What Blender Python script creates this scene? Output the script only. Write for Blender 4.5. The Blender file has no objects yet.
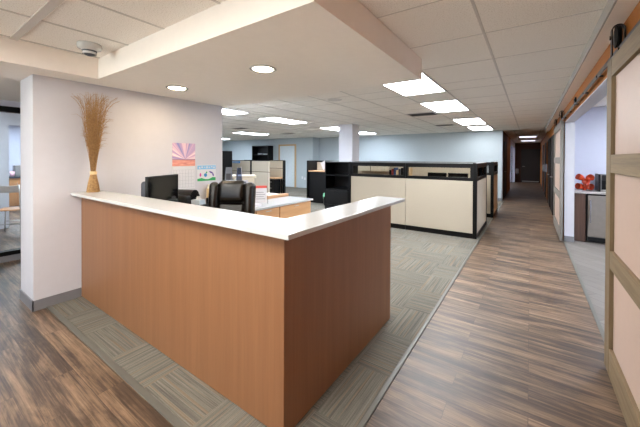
import bpy, bmesh, math, random
from mathutils import Vector, Matrix
random.seed(7)
PI = math.pi
S = bpy.context.scene
COL = S.collection

# ------------------------------------------------------------------ helpers
def lin(c):
    return tuple(((x / 255) / 12.92 if x / 255 <= .04045 else ((x / 255 + .055) / 1.055) ** 2.4) for x in c)

class G:
    """small node-graph helper"""
    def __init__(s, name):
        s.m = bpy.data.materials.new(name); s.m.use_nodes = True
        s.t = s.m.node_tree; s.t.nodes.clear()
        s.out = s.n('ShaderNodeOutputMaterial'); s.b = s.n('ShaderNodeBsdfPrincipled')
        s.l(s.b.outputs[0], s.out.inputs[0])
    def n(s, t, **k):
        x = s.t.nodes.new(t)
        for a, v in k.items(): setattr(x, a, v)
        return x
    def l(s, a, b): s.t.links.new(a, b)
    def val(s, sock, v):
        if hasattr(v, 'is_output') or isinstance(v, bpy.types.NodeSocket): s.l(v, sock)
        else: sock.default_value = v
    def coord(s, scale=(1, 1, 1), loc=(0, 0, 0), rot=(0, 0, 0), src='Object', vec=None):
        if vec is None:
            tc = s.n('ShaderNodeTexCoord'); vec = tc.outputs[src]
        mp = s.n('ShaderNodeMapping'); s.l(vec, mp.inputs[0])
        mp.inputs['Scale'].default_value = scale; mp.inputs['Location'].default_value = loc
        mp.inputs['Rotation'].default_value = rot
        return mp.outputs[0]
    def noise(s, vec, scale=1, detail=4, rough=.55, dist=0):
        x = s.n('ShaderNodeTexNoise'); s.l(vec, x.inputs['Vector'])
        x.inputs['Scale'].default_value = scale; x.inputs['Detail'].default_value = detail
        x.inputs['Roughness'].default_value = rough; x.inputs['Distortion'].default_value = dist
        return x.outputs[0]
    def ramp(s, fac, stops):
        r = s.n('ShaderNodeValToRGB'); s.l(fac, r.inputs[0]); e = r.color_ramp.elements
        while len(e) < len(stops): e.new(.5)
        for el, (p, c) in zip(e, stops):
            el.position = p; el.color = (*c, 1)
        return r.outputs[0]
    def mix(s, f, a, b, mode='MIX'):
        x = s.n('ShaderNodeMix', data_type='RGBA', blend_type=mode)
        s.val(x.inputs[0], f)
        for i, v in ((6, a), (7, b)):
            if isinstance(v, tuple): x.inputs[i].default_value = (*v[:3], 1)
            else: s.l(v, x.inputs[i])
        return x.outputs[2]
    def math(s, op, a, b=0.0, c=None):
        x = s.n('ShaderNodeMath', operation=op); s.val(x.inputs[0], a); s.val(x.inputs[1], b)
        if c is not None: s.val(x.inputs[2], c)
        return x.outputs[0]
    def sep(s, vec):
        x = s.n('ShaderNodeSeparateXYZ'); s.l(vec, x.inputs[0]); return x.outputs
    def bump(s, h, strength=.2, dist=.002):
        x = s.n('ShaderNodeBump'); s.l(h, x.inputs['Height'])
        x.inputs['Strength'].default_value = strength; x.inputs['Distance'].default_value = dist
        s.l(x.outputs[0], s.b.inputs['Normal'])
    def col(s, c): s.val(s.b.inputs['Base Color'], c if not isinstance(c, tuple) else (*c[:3], 1))
    def rough(s, v): s.val(s.b.inputs['Roughness'], v)

MATS = {}
def plain(name, rgb, rough=.6, metal=0, var=.06, nscale=14, bump=0, spec=.5, coat=0, alpha=1, trans=0):
    g = G(name); c = lin(rgb)
    v = g.coord(); f = g.noise(v, nscale, 3)
    lo = tuple(x * (1 - var) for x in c); hi = tuple(min(1, x * (1 + var)) for x in c)
    g.col(g.ramp(f, [(.3, lo), (.7, hi)])); g.rough(rough)
    g.b.inputs['Metallic'].default_value = metal
    g.b.inputs['Specular IOR Level'].default_value = spec
    if coat: g.b.inputs['Coat Weight'].default_value = coat
    if trans: g.b.inputs['Transmission Weight'].default_value = trans
    if bump: g.bump(g.noise(v, nscale * 12, 3), bump)
    MATS[name] = g.m; return g.m

def emit(name, rgb, strength, pattern=False):
    g = G(name); c = lin(rgb)
    g.col(c); g.b.inputs['Emission Color'].default_value = (*c, 1)
    g.b.inputs['Emission Strength'].default_value = strength
    if pattern:
        f = g.noise(g.coord((1, 1, 1)), 30, 2)
        g.l(g.ramp(f, [(.3, tuple(x * .92 for x in c)), (.7, c)]), g.b.inputs['Emission Color'])
    MATS[name] = g.m; return g.m

# --- walls etc
plain('wall white', (201, 201, 208), .75, var=.012, bump=.05)
plain('wall blue', (176, 187, 193), .75, var=.012, bump=.05)
plain('wall lavender', (204, 206, 222), .75, var=.012, bump=.05)
plain('wall orange', (166, 98, 20), .7, var=.03, bump=.05)
plain('end brown', (74, 40, 28), .6, var=.05); plain('wall brown', (96, 62, 44), .7, var=.05)
plain('drywall', (240, 234, 227), .8, var=.012, bump=.05)
plain('grid white', (200, 195, 190), .5, var=.02)
plain('baseboard grey', (122, 122, 126), .5, var=.03)
plain('strip grey', (96, 95, 88), .4, var=.05)
plain('slab', (196, 198, 198), .22, var=.01, nscale=60)
plain('slab edge', (232, 232, 236), .3, var=.01)
plain('black metal', (4, 4, 5), .5, var=.1, spec=.22)
plain('black plastic', (7, 7, 8), .42, var=.1, spec=.35)
plain('screen', (6, 6, 8), .12, var=.05)
plain('grey plastic', (105, 115, 130), .45)
plain('panel fabric', (188, 178, 160), .95, var=.03, nscale=180, bump=.25, spec=.1)
plain('panel top', (120, 122, 122), .4)
plain('leather', (15, 13, 10), .27, var=.2, nscale=40, bump=.25)
plain('white paper', (216, 216, 220), .8, var=.01)
plain('tan card', (206, 178, 138), .8)
plain('rail steel', (66, 60, 57), .55, metal=.4, var=.12)
plain('strap steel', (44, 38, 36), .4, metal=.6, var=.1)
plain('door pink', (192, 167, 152), .5, var=.015)
plain('steel', (176, 172, 168), .3, metal=.85, var=.05)
plain('fridge steel', (150, 142, 134), .34, metal=.7, var=.05)
plain('counter stone', (176, 170, 168), .3, var=.2, nscale=80)
plain('orange glaze', (190, 66, 34), .2, var=.1, coat=.5)
plain('cream plastic', (226, 218, 198), .5)
plain('blue ink', (58, 132, 190), .6); plain('red ink', (222, 88, 80), .6); plain('green ink', (46, 160, 92), .6)
plain('pink ink', (206, 70, 150), .6); plain('purple ink', (96, 70, 150), .6); plain('pale blue ink', (130, 190, 226), .6)
plain('pale pink', (214, 170, 182), .6); plain('pale box blue', (196, 214, 226), .6); plain('dark blue ink', (40, 60, 120), .6); plain('grey ink', (150, 152, 160), .7)
plain('door white blue', (206, 216, 222), .6)
plain('door wood frame', (190, 158, 118), .6)
plain('green bag', (120, 190, 150), .5)
plain('chrome', (200, 200, 205), .18, metal=1)
plain('raffia', (222, 196, 150), .8)
plain('straw', (168, 132, 88), .8, var=.3, nscale=50)
plain('book red', (150, 50, 44), .6); plain('book blue', (60, 80, 120), .6)
plain('vent dark', (70, 68, 66), .6)
plain('dark door', (36, 27, 23), .55)
plain('toner', (62, 66, 76), .4)

def glass(name, tint=(235, 240, 240), ior=1.45):
    g = G(name)
    tr = g.n('ShaderNodeBsdfTransparent'); tr.inputs[0].default_value = (*lin(tint), 1)
    gl = g.n('ShaderNodeBsdfGlossy'); gl.inputs['Roughness'].default_value = .03
    mx = g.n('ShaderNodeMixShader'); fr = g.n('ShaderNodeFresnel'); fr.inputs[0].default_value = ior
    g.l(fr.outputs[0], mx.inputs[0]); g.l(tr.outputs[0], mx.inputs[1]); g.l(gl.outputs[0], mx.inputs[2])
    g.l(mx.outputs[0], g.out.inputs[0]); MATS[name] = g.m
glass('clear glass'); glass('smoky glass', (222, 220, 216), 1.03); glass('acrylic', (170, 182, 205))

def wood(name, c0, c1, axis='z', rough=.45, scale=1.0, grain=.6):
    g = G(name)
    sc = {'z': (26, 26, .9), 'x': (.9, 26, 26), 'y': (26, .9, 26)}[axis]
    v = g.coord(tuple(k * scale for k in sc))
    f = g.noise(v, 1, 5, .6, .3)
    f2 = g.noise(g.coord(tuple(k * scale * 6 for k in sc)), 1, 3, .6)
    a = lin(c0); b = lin(c1)
    base = g.ramp(f, [(.28, a), (.72, b)])
    g.col(g.mix(grain, base, g.ramp(f2, [(.35, (.72, .68, .64)), (.6, (1, 1, 1))]), 'MULTIPLY'))
    g.rough(rough); g.bump(f2, .08); MATS[name] = g.m
wood('cherry laminate', (130, 89, 58), (144, 101, 68), 'z', .42, .45, .22)
wood('maple drawer', (196, 148, 102), (208, 164, 118), 'y', .5, .6, .3)
wood('maple edge', (196, 150, 112), (214, 170, 130), 'y', .5, .6, .3)
wood('barn wood vertical', (104, 86, 61), (132, 113, 84), 'z', .7, 1, .5)
wood('barn wood horizontal', (112, 94, 68), (142, 122, 92), 'y', .7, 1, .5)
wood('grey wood vertical', (112, 108, 102), (140, 135, 128), 'z', .7, 1, .5)
wood('walnut', (66, 46, 38), (96, 68, 54), 'z', .45, .8, .5)
wood('oak', (176, 122, 78), (198, 144, 96), 'z', .5, .6, .4)
wood('dark wood', (44, 30, 24), (66, 46, 36), 'z', .5, .8, .5)

def vinyl(name):
    g = G(name)
    tc = g.n('ShaderNodeTexCoord'); P = tc.outputs['Object']
    br = g.n('ShaderNodeTexBrick'); g.l(P, br.inputs[0])
    br.offset = .37; br.offset_frequency = 2; br.squash = 1
    br.inputs['Color1'].default_value = (0, 0, 0, 1); br.inputs['Color2'].default_value = (1, 1, 1, 1)
    br.inputs['Mortar'].default_value = (.5, .5, .5, 1)
    br.inputs['Scale'].default_value = 1; br.inputs['Brick Width'].default_value = 1.1
    br.inputs['Row Height'].default_value = .15; br.inputs['Mortar Size'].default_value = .0016
    br.inputs['Mortar Smooth'].default_value = .3; br.inputs['Bias'].default_value = 0
    rnd = br.outputs['Color']
    add = g.n('ShaderNodeVectorMath', operation='MULTIPLY_ADD')
    g.l(rnd, add.inputs[0]); add.inputs[1].default_value = (17, 9, 5); g.l(P, add.inputs[2])
    w1 = g.noise(g.coord((1.0, 20, 1), vec=add.outputs[0]), 1, 7, .68, .5)
    w2 = g.noise(g.coord((2.2, 95, 1), vec=add.outputs[0]), 1, 5, .7, .2)
    w3 = g.noise(g.coord((1.5, 6.5, 1), vec=add.outputs[0]), 1, 6, .68, .7)
    A = lin((42, 34, 28)); Bc = lin((80, 64, 51)); Cc = lin((122, 100, 80)); D = lin((156, 132, 107))
    f = g.math('MULTIPLY_ADD', w3, .5, g.math('MULTIPLY', w1, .62))
    f = g.math('MULTIPLY_ADD', rnd, .05, g.math('SUBTRACT', f, .085))
    c = g.ramp(f, [(.34, A), (.45, Bc), (.55, Cc), (.68, D)])
    c = g.mix(.8, c, g.ramp(w2, [(.36, (.42, .38, .34)), (.56, (1.08, 1.06, 1.04))]), 'MULTIPLY')
    c = g.mix(g.math('MULTIPLY', br.outputs['Fac'], .6), c, lin((40, 32, 26)))
    g.col(c)
    g.rough(g.ramp(w1, [(.3, (.42,) * 3), (.7, (.5,) * 3)]))
    g.b.inputs['Specular IOR Level'].default_value = .55
    h = g.math('SUBTRACT', w2, g.math('MULTIPLY', br.outputs['Fac'], 2))
    g.bump(h, .12, .0015); MATS[name] = g.m
vinyl('vinyl plank')

def carpet(name):
    g = G(name)
    tc = g.n('ShaderNodeTexCoord'); P = tc.outputs['Object']
    T = .5
    P2 = g.coord((1 / T, 1 / T, 1), (.03, .13, 0), vec=P)
    sx = g.sep(P2)
    cx = g.math('FLOOR', sx[0]); cy = g.math('FLOOR', sx[1])
    ch = g.math('MODULO', g.math('ADD', g.math('ADD', cx, cy), 400.0), 2.0)
    wn = g.n('ShaderNodeTexWhiteNoise', noise_dimensions='2D')
    cmb = g.n('ShaderNodeCombineXYZ'); g.l(cx, cmb.inputs[0]); g.l(cy, cmb.inputs[1]); g.l(cmb.outputs[0], wn.inputs[0])
    rnd = wn.outputs[0]
    add = g.n('ShaderNodeVectorMath', operation='MULTIPLY_ADD')
    g.l(wn.outputs[1], add.inputs[0]); add.inputs[1].default_value = (13, 13, 0); g.l(P, add.inputs[2])
    def stripes(sc, sc2):
        a = g.noise(g.coord(sc, vec=add.outputs[0]), 1, 3, .7)
        b = g.noise(g.coord(sc2, vec=add.outputs[0]), 1, 1, .5)
        return a, b
    a1, b1 = stripes((1.6, 130, 1), (.8, 55, 1)); a2, b2 = stripes((130, 1.6, 1), (55, .8, 1))
    mixf = lambda p, q: g.n('ShaderNodeMix')
    def mx(p, q):
        x = g.n('ShaderNodeMix'); g.l(ch, x.inputs[0]); g.l(p, x.inputs[2]); g.l(q, x.inputs[3]); return x.outputs[0]
    a = mx(a1, a2); b = mx(b1, b2)
    tuft = g.noise(g.coord((1, 1, 1), vec=P), 240, 2)
    base = g.ramp(a, [(.32, lin((94, 91, 82))), (.5, lin((120, 117, 108))), (.7, lin((140, 137, 127)))])
    acc = g.ramp(b, [(.57, (0, 0, 0)), (.64, (1, 1, 1))])
    base = g.mix(g.math('MULTIPLY', acc, .35), base, lin((146, 118, 88)))
    acc2 = g.ramp(b, [(.34, (1, 1, 1)), (.42, (0, 0, 0))])
    base = g.mix(g.math('MULTIPLY', acc2, .55), base, lin((88, 88, 82)))
    tone = g.ramp(rnd, [(0, (.86,) * 3), (1, (1.0,) * 3)])
    c = g.mix(1.0, base, tone, 'MULTIPLY')
    c = g.mix(.6, c, g.ramp(tuft, [(.3, (.72,) * 3), (.6, (1,) * 3)]), 'MULTIPLY')
    g.col(c); g.rough(.95); g.b.inputs['Specular IOR Level'].default_value = .1
    g.bump(g.math('ADD', tuft, a), .5, .003); MATS[name] = g.m
carpet('carpet tile')

def tilemat():
    g = G('grey tile'); P = g.coord(rot=(0, 0, .78))
    br = g.n('ShaderNodeTexBrick'); g.l(P, br.inputs[0])
    br.inputs['Color1'].default_value = (*lin((112, 106, 101)), 1); br.inputs['Color2'].default_value = (*lin((126, 120, 115)), 1)
    br.inputs['Mortar'].default_value = (*lin((90, 86, 82)), 1); br.inputs['Scale'].default_value = 1
    br.inputs['Brick Width'].default_value = .9; br.inputs['Row Height'].default_value = .15; br.inputs['Mortar Size'].default_value = .003
    f = g.noise(g.coord((3, 22, 1), rot=(0, 0, .78)), 1, 4)
    g.col(g.mix(.4, br.outputs[0], g.ramp(f, [(.35, (.78,) * 3), (.6, (1,) * 3)]), 'MULTIPLY')); g.rough(.5)
    MATS['grey tile'] = g.m
tilemat()

def ceilmat():
    g = G('ceiling tile'); P = g.coord()
    n1 = g.noise(P, 120, 3, .6); n2 = g.noise(P, 45, 3, .6)
    c = g.ramp(n1, [(.36, lin((214, 208, 200))), (.46, lin((240, 236, 230)))])
    g.col(c); g.rough(.95); g.b.inputs['Specular IOR Level'].default_value = .1
    g.bump(n2, .25, .003); MATS['ceiling tile'] = g.m
ceilmat()

def photomat():
    g = G('sunrise print'); P = g.coord(src='Generated'); s = g.sep(P)
    # Generated: y across the sheet, z up
    x = g.math('SUBTRACT', s[1], .55); z = g.math('SUBTRACT', s[2], .30)
    ang = g.math('ARCTAN2', z, x)
    f = g.n('ShaderNodeTexNoise', noise_dimensions='1D'); g.l(g.math('MULTIPLY', ang, 2.3), f.inputs['W'])
    f.inputs['Scale'].default_value = 1.2; f.inputs['Detail'].default_value = 3
    sky = g.ramp(f.outputs[0], [(.34, lin((138, 136, 190))), (.5, lin((206, 168, 196))), (.66, lin((248, 226, 222)))])
    sea = g.ramp(g.noise(g.coord((1, 3, 22), src='Generated'), 1, 3), [(.3, lin((196, 112, 108))), (.7, lin((240, 176, 150)))])
    hor = g.ramp(s[2], [(.0, (1, 1, 1)), (.27, (1, 1, 1)), (.30, (0, 0, 0)), (1, (0, 0, 0))])
    c = g.mix(hor, sky, sea)
    band = g.ramp(s[2], [(.25, (0, 0, 0)), (.29, (1, 1, 1)), (.33, (0, 0, 0)), (1, (0, 0, 0))])
    c = g.mix(g.math('MULTIPLY', band, .7), c, lin((110, 90, 130)))
    g.col(c); g.rough(.4); MATS['sunrise print'] = g.m
photomat()

emit('troffer', (246, 250, 255), 9.5, True)
emit('troffer soft', (246, 250, 255), 5, True)
emit('troffer cool', (232, 242, 255), 11, True)
emit('troffer warm', (255, 250, 242), 9, True)
emit('troffer dim', (235, 238, 255), .45, True)
emit('downlight', (255, 228, 190), 36)
emit('led strip', (255, 240, 220), 2)

# ------------------------------------------------------------------ mesh building
def wloc(o):
    v = Vector((0, 0, 0))
    while o is not None: v += o.location; o = o.parent
    return v

class B:
    def __init__(s): s.bm = bmesh.new()
    def box(s, x0, x1, y0, y1, z0, z1, bev=0, seg=2, M=None):
        r = bmesh.ops.create_cube(s.bm, size=1)
        vs = r['verts']
        for v in vs:
            v.co = Vector(((x0 + x1) / 2 + v.co.x * (x1 - x0), (y0 + y1) / 2 + v.co.y * (y1 - y0), (z0 + z1) / 2 + v.co.z * (z1 - z0)))
        if bev:
            es = list({e for v in vs for e in v.link_edges})
            r2 = bmesh.ops.bevel(s.bm, geom=es, offset=bev, segments=seg, profile=.5, affect='EDGES')
            vs = list({v for f in r2['faces'] for v in f.verts} | {v for v in vs if v.is_valid})
        if M is not None: bmesh.ops.transform(s.bm, matrix=M, verts=vs)
        return s
    def prism(s, pts, h, M=None, closed=True):
        """pts 2D in XY extruded in z by h"""
        a = [s.bm.verts.new((p[0], p[1], 0)) for p in pts]; b = [s.bm.verts.new((p[0], p[1], h)) for p in pts]
        s.bm.faces.new(a[::-1]); s.bm.faces.new(b)
        for i in range(len(pts)):
            j = (i + 1) % len(pts); s.bm.faces.new((a[i], a[j], b[j], b[i]))
        if M is not None: bmesh.ops.transform(s.bm, matrix=M, verts=a + b)
        return s
    def tube(s, pts, r, n=10, caps=True):
        pts = [Vector(p) for p in pts]; rings = []
        rs = r if isinstance(r, (list, tuple)) else [r] * len(pts)
        up = None
        for i, p in enumerate(pts):
            d = (pts[min(i + 1, len(pts) - 1)] - pts[max(i - 1, 0)]).normalized()
            if up is None:
                up = Vector((0, 0, 1)) if abs(d.z) < .9 else Vector((1, 0, 0))
            a = d.cross(up).normalized(); b = a.cross(d).normalized(); up = b
            rings.append([s.bm.verts.new(p + (a * math.cos(2 * PI * k / n) + b * math.sin(2 * PI * k / n)) * rs[i]) for k in range(n)])
        for i in range(len(rings) - 1):
            for k in range(n):
                s.bm.faces.new((rings[i][k], rings[i][(k + 1) % n], rings[i + 1][(k + 1) % n], rings[i + 1][k]))
        if caps: s.bm.faces.new(rings[0][::-1]); s.bm.faces.new(rings[-1])
        return s
    def cyl(s, p, q, r, n=24): return s.tube([p, q], r, n)
    def lathe(s, prof, c=(0, 0, 0), n=32, M=None):
        """prof list of (r,z)"""
        rings = []; vs = []
        for r, z in prof:
            if r <= 1e-6: ring = [s.bm.verts.new((c[0], c[1], c[2] + z))]
            else: ring = [s.bm.verts.new((c[0] + r * math.cos(2 * PI * k / n), c[1] + r * math.sin(2 * PI * k / n), c[2] + z)) for k in range(n)]
            rings.append(ring); vs += ring
        for a, b in zip(rings, rings[1:]):
            for k in range(n):
                k2 = (k + 1) % n
                if len(a) == 1 and len(b) == 1: continue
                if len(a) == 1: s.bm.faces.new((a[0], b[k2], b[k]))
                elif len(b) == 1: s.bm.faces.new((a[k], a[k2], b[0]))
                else: s.bm.faces.new((a[k], a[k2], b[k2], b[k]))
        if M is not None: bmesh.ops.transform(s.bm, matrix=M, verts=vs)
        return s
    def build(s, name, mat, parent=None, smooth=False, loc=None, sub=0):
        off = wloc(parent) if parent is not None else Vector(loc or (0, 0, 0))
        bmesh.ops.recalc_face_normals(s.bm, faces=s.bm.faces)
        if off.length: bmesh.ops.translate(s.bm, vec=-off, verts=s.bm.verts)
        me = bpy.data.meshes.new(name); s.bm.to_mesh(me); s.bm.free()
        o = bpy.data.objects.new(name, me); COL.objects.link(o)
        me.materials.append(MATS[mat])
        if parent is not None: o.parent = parent
        elif loc is not None: o.location = loc
        if smooth:
            for p in me.polygons: p.use_smooth = True
            if smooth == 'auto':
                md = o.modifiers.new('edges', 'EDGE_SPLIT'); md.split_angle = math.radians(40)
        if sub:
            md = o.modifiers.new('sub', 'SUBSURF'); md.levels = md.render_levels = sub
        return o

def thing(name, label, cat, loc=(0, 0, 0), rz=0, group=None):
    o = bpy.data.objects.new(name, None); COL.objects.link(o)
    o.location = loc; o.rotation_euler = (0, 0, rz); o.empty_display_size = .1
    o['label'] = label; o['category'] = cat
    if group: o['group'] = group
    return o
def tag(o, label, cat, group=None):
    o['label'] = label; o['category'] = cat
    if group: o['group'] = group
    return o
def struct(o): o['kind'] = 'structure'; return o
def dup(root, loc, rz, label, group=None):
    def cp(o, par):
        c = o.copy(); COL.objects.link(c)
        if par is not None: c.parent = par
        for ch in [x for x in kids.get(o, [])]: cp(ch, c)
        return c
    kids = {}
    for o in list(COL.objects):
        if o.parent is not None: kids.setdefault(o.parent, []).append(o)
    r = cp(root, None); r.location = loc; r.rotation_euler = (0, 0, rz); r['label'] = label
    if group: r['group'] = group
    return r
def move(o, loc, rz): o.location = loc; o.rotation_euler = (0, 0, rz)

CZ = 2.475      # ceiling
SZ = 2.27       # soffit underside
TW = 1.085      # counter slab underside
TT = 1.112      # slab top

# ================================================================== SETTING
struct(B().box(-16, .51, -4.5, 25, -.1, 0).build('floor', 'vinyl plank'))
struct(B().box(.51, 5.2, 2.2, 9, -.1, 0.0005).build('floor', 'grey tile'))
fc = B()
fc.box(-3.9, -.755, .93, 3.1, 0, .006); fc.box(-15.5, -.755, 3.1, 12.35, 0, .006)
struct(fc.build('floor', 'carpet tile'))
tr = B()
tr.box(-3.9, -.73, .905, .945, 0, .010, .003); tr.box(-.768, -.738, .945, 12.35, 0, .010, .003)
struct(tr.build('trim_1', 'strip grey'))
struct(B().box(.50, .53, 2.95, 6.99, 0, .008, .002).build('trim_2', 'strip grey'))

# ceiling slab + suspended grid
struct(B().box(-16, 5.2, -4.5, 25, CZ, CZ + .1).build('ceiling', 'ceiling tile'))
XL = [.400, -.307, -1.02, -1.65, -2.33, -2.93, -3.55, -4.2, -4.88, -5.15, -5.67, -6.4, -7.1, -7.8, -8.5, -9.1, -9.7, -10.4, -11.1, -11.8, -12.4, -13, -13.6, -14.4]
YL = [-3.8, -3.05, -2.35, -1.6, -.8, -.05, .62, 1.3, 2.0, 2.72, 3.46, 4.25, 4.72, 5.5, 6.15, 6.82, 7.55, 8.26, 8.98, 9.7, 10.5, 11.2, 11.95]
gb = B()
for x in XL: gb.box(x - .009, x + .009, -4.4, 12.5, CZ - .005, CZ + .001)
for y in YL: gb.box(-15.5, .4, y - .004, y + .004, CZ - .003, CZ + .001)
for x in (-.48, .29): gb.box(x - .011, x + .011, 12.6, 23, CZ - .005, CZ + .001)
for y in range(13, 23): gb.box(-.8, .5, y + .2, y + .22, CZ - .004, CZ + .001)
struct(gb.build('trim_3', 'grid white'))
struct(B().box(-3.59, -2.2, .60, .655, CZ - .010, CZ, .003).build('trim_4', 'grid white'))
# drywall soffit: block over the counter and the strip over the wall
sf = B()
sf.box(-3.6, -.9, 1.24, 3.08, SZ, CZ)
struct(sf.build('ceiling', 'drywall'))
struct(B().box(-6.05, -3.59, -4.5, 3.08, SZ, CZ).build('ceiling', 'drywall'))
# drywall step along the right wall
struct(B().box(.40, .64, -4.5, 12.5, 2.385, CZ).build('ceiling', 'drywall'))
struct(B().box(.392, .402, -4.5, 12.5, 2.383, CZ).build('trim_5', 'slab'))

# wall with the calendar
struct(B().box(-4.36, -3.9, .815, 2.98, 0, SZ).build('wall_left', 'wall white'))
bb = B()
bb.box(-4.37, -3.89, .805, .815, 0, .10); bb.box(-3.9, -3.89, .805, 1.19, 0, .10); bb.box(-4.37, -4.36, .805, 2.98, 0, .10)
struct(bb.build('baseboard_left', 'baseboard grey'))
# wall between left room and office
struct(B().box(-15.5, -4.36, 2.98, 3.10, 0, CZ).build('wall_centre', 'wall white'))
# storefront to left room
sw = B()
sw.box(-6.17, -6.05, -4.5, -1.2, 0, CZ); sw.box(-6.17, -6.05, -1.2, 2.98, 2.19, CZ)
sw.box(-6.17, -6.05, -1.2, 2.98, 0, .085); sw.box(-6.17, -6.05, 2.6, 2.98, .085, 2.19)
struct(sw.build('wall_storefront', 'wall lavender'))
struct(B().box(-6.05, -6.04, -4.5, 2.98, 0, .085).build('baseboard_storefront', 'baseboard grey'))
w1 = B()
w1.box(-6.15, -6.04, -1.2, 2.6, .085, .145, .004); w1.box(-6.15, -6.04, -1.2, 2.6, 2.11, 2.19, .004)
for y in (-1.2, -.1, .78, 1.7, 2.54): w1.box(-6.15, -6.04, y, y + .06, .145, 2.11, .004)
win = struct(w1.build('window_1', 'black metal'))
B().box(-6.10, -6.095, -1.16, 2.58, .14, 2.12).build('pane', 'clear glass', win)
# left room
lr = B()
lr.box(-9.0, -8.9, -4.5, 1.49, 0, CZ); lr.box(-9.0, -8.9, 1.49, 2.5, 2.14, CZ); lr.box(-9.0, -8.9, 2.5, 2.98, 0, CZ)
struct(lr.build('wall_beyond', 'wall white'))
struct(B().box(-13.6, -13.5, -1, 2.98, 0, CZ).build('wall_far_left', 'wall lavender'))
struct(B().box(-13.5, -9.0, -1.1, -1, 0, CZ).build('wall_side', 'wall white'))
# office outer walls
ow = B()
ow.box(-15.6, -15.5, 2.98, 3.6, 0, CZ); ow.box(-15.6, -15.5, 8.2, 11.9, 0, CZ); ow.box(-15.6, -15.5, 3.6, 8.2, 0, .7); ow.box(-15.6, -15.5, 3.6, 8.2, 2.2, CZ)
struct(ow.build('wall_office_left', 'wall blue'))
w3 = B()  # unseen window, added to bring more light onto the office ceiling
for y in (3.6, 5.1, 6.6, 8.14): w3.box(-15.58, -15.52, y, y + .06, .7, 2.2)
w3.box(-15.58, -15.52, 3.6, 8.2, .7, .76); w3.box(-15.58, -15.52, 3.6, 8.2, 2.14, 2.2)
added_win3 = struct(w3.build('added_window_3', 'grid white'))
B().box(-15.555, -15.55, 3.64, 8.16, .74, 2.16).build('pane', 'clear glass', added_win3)
struct(B().box(-15.5, -8.62, 11.8, 11.9, 0, CZ).build('wall_office_back', 'wall blue'))
struct(B().box(-8.72, -8.62, 11.9, 12.35, 0, CZ).build('wall_jog', 'wall blue'))
struct(B().box(-8.72, -.8, 12.35, 12.6, 0, CZ).build('wall_back', 'wall blue'))
struct(B().box(-8.6, -.81, 12.34, 12.35, 0, .10).build('baseboard_back', 'baseboard grey'))
# corridor
struct(B().box(-.92, -.8, 12.6, 15.0, 0, CZ).build('wall_corridor_left', 'wall brown'))
struct(B().box(-.92, -.8, 15.0, 17.5, 0, CZ).build('wall_corridor_left', 'wall orange'))  # orange colour here stands in for warm light on the corridor wall
q = B(); q.box(-.92, -.8, 17.5, 22.6, 2.2, CZ); q.box(-.92, -.8, 22.6, 23.0, 0, CZ)
struct(q.build('wall_corridor_left', 'wall lavender'))
q = B(); q.box(-4.1, -4, 17.4, 23.1, 0, CZ); q.box(-4, -.92, 23.0, 23.1, 0, CZ); q.box(-4, -.92, 17.4, 17.5, 0, CZ)
struct(q.build('wall_side_room', 'wall lavender'))
struct(B().box(-1, .7, 23.0, 23.1, 0, CZ).build('wall_end', 'end brown'))
d = struct(B().box(-.47, .58 - .09, 22.95, 23.0, .015, 2.08, .005).build('door_1', 'dark door'))
dh = B(); dh.cyl((-.38, 22.95, 1.0), (-.38, 22.9, 1.0), .02, 12); dh.cyl((-.38, 22.9, 1.0), (-.27, 22.9, 1.0), .011, 10); dh.build('door_handle', 'steel', d, True)
dk = B(); dk.box(-.42, .44, 22.945, 22.952, .05, .10); dk.build('kick_plate', 'steel', d)
def sidedoor(n, x, y0, y1, mat='black metal', leaf='dark door'):
    f = B(); s = 1 if x < 0 else -1
    f.box(min(x, x + s * .02), max(x, x + s * .02), y0, y0 + .06, 0, 2.12, .003)
    f.box(min(x, x + s * .02), max(x, x + s * .02), y1 - .06, y1, 0, 2.12, .003)
    f.box(min(x, x + s * .02), max(x, x + s * .02), y0 + .06, y1 - .06, 2.06, 2.12, .003)
    o = struct(f.build('door_%d' % n, mat))
    B().box(min(x, x + s * .012), max(x, x + s * .012), y0 + .06, y1 - .06, .01, 2.06).build('door_leaf', leaf, o)
    h = B(); h.cyl((x + s * .012, y0 + .14, 1.0), (x + s * .06, y0 + .14, 1.0), .012, 10); h.cyl((x + s * .06, y0 + .14, 1.0), (x + s * .06, y0 + .25, 1.0), .01, 10)
    h.build('door_handle', 'steel', o, True)
sidedoor(2, -.8, 13.0, 14.2)
sidedoor(3, .507, 11.6, 12.8); sidedoor(4, .507, 10.0, 11.2); sidedoor(5, .507, 14.6, 15.8); sidedoor(6, .507, 17.2, 18.6)

# right wall with wide barn-door opening
rw = B()
rw.box(.507, .64, -4.5, 2.9, 0, CZ); rw.box(.507, .64, 2.9, 6.99, 2.145, CZ); rw.box(.507, .64, 6.99, 23.0, 0, CZ)
struct(rw.build('wall_right', 'wall orange'))
jm = B()   # white reveal lining
jm.box(.509, .642, 6.98, 6.99, 0, 2.145); jm.box(.509, .642, 2.9, 2.91, 0, 2.145); jm.box(.509, .642, 2.91, 6.98, 2.135, 2.145)
jm.box(.64, .65, 7.0, 9, 0, CZ)
struct(jm.build('trim_6', 'wall white'))
struct(B().box(.509, .645, 6.968, 6.98, 0, .10).build('baseboard_right', 'baseboard grey'))
# pantry room
struct(B().box(.64, 5.2, 7.75, 7.85, 0, CZ).build('wall_pantry_back', 'wall lavender'))
struct(B().box(5.1, 5.2, 2.2, 7.75, 0, CZ).build('wall_pantry_side', 'wall lavender'))
struct(B().box(.64, 5.2, 2.1, 2.2, 0, CZ).build('wall_pantry_front', 'wall lavender'))
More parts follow.
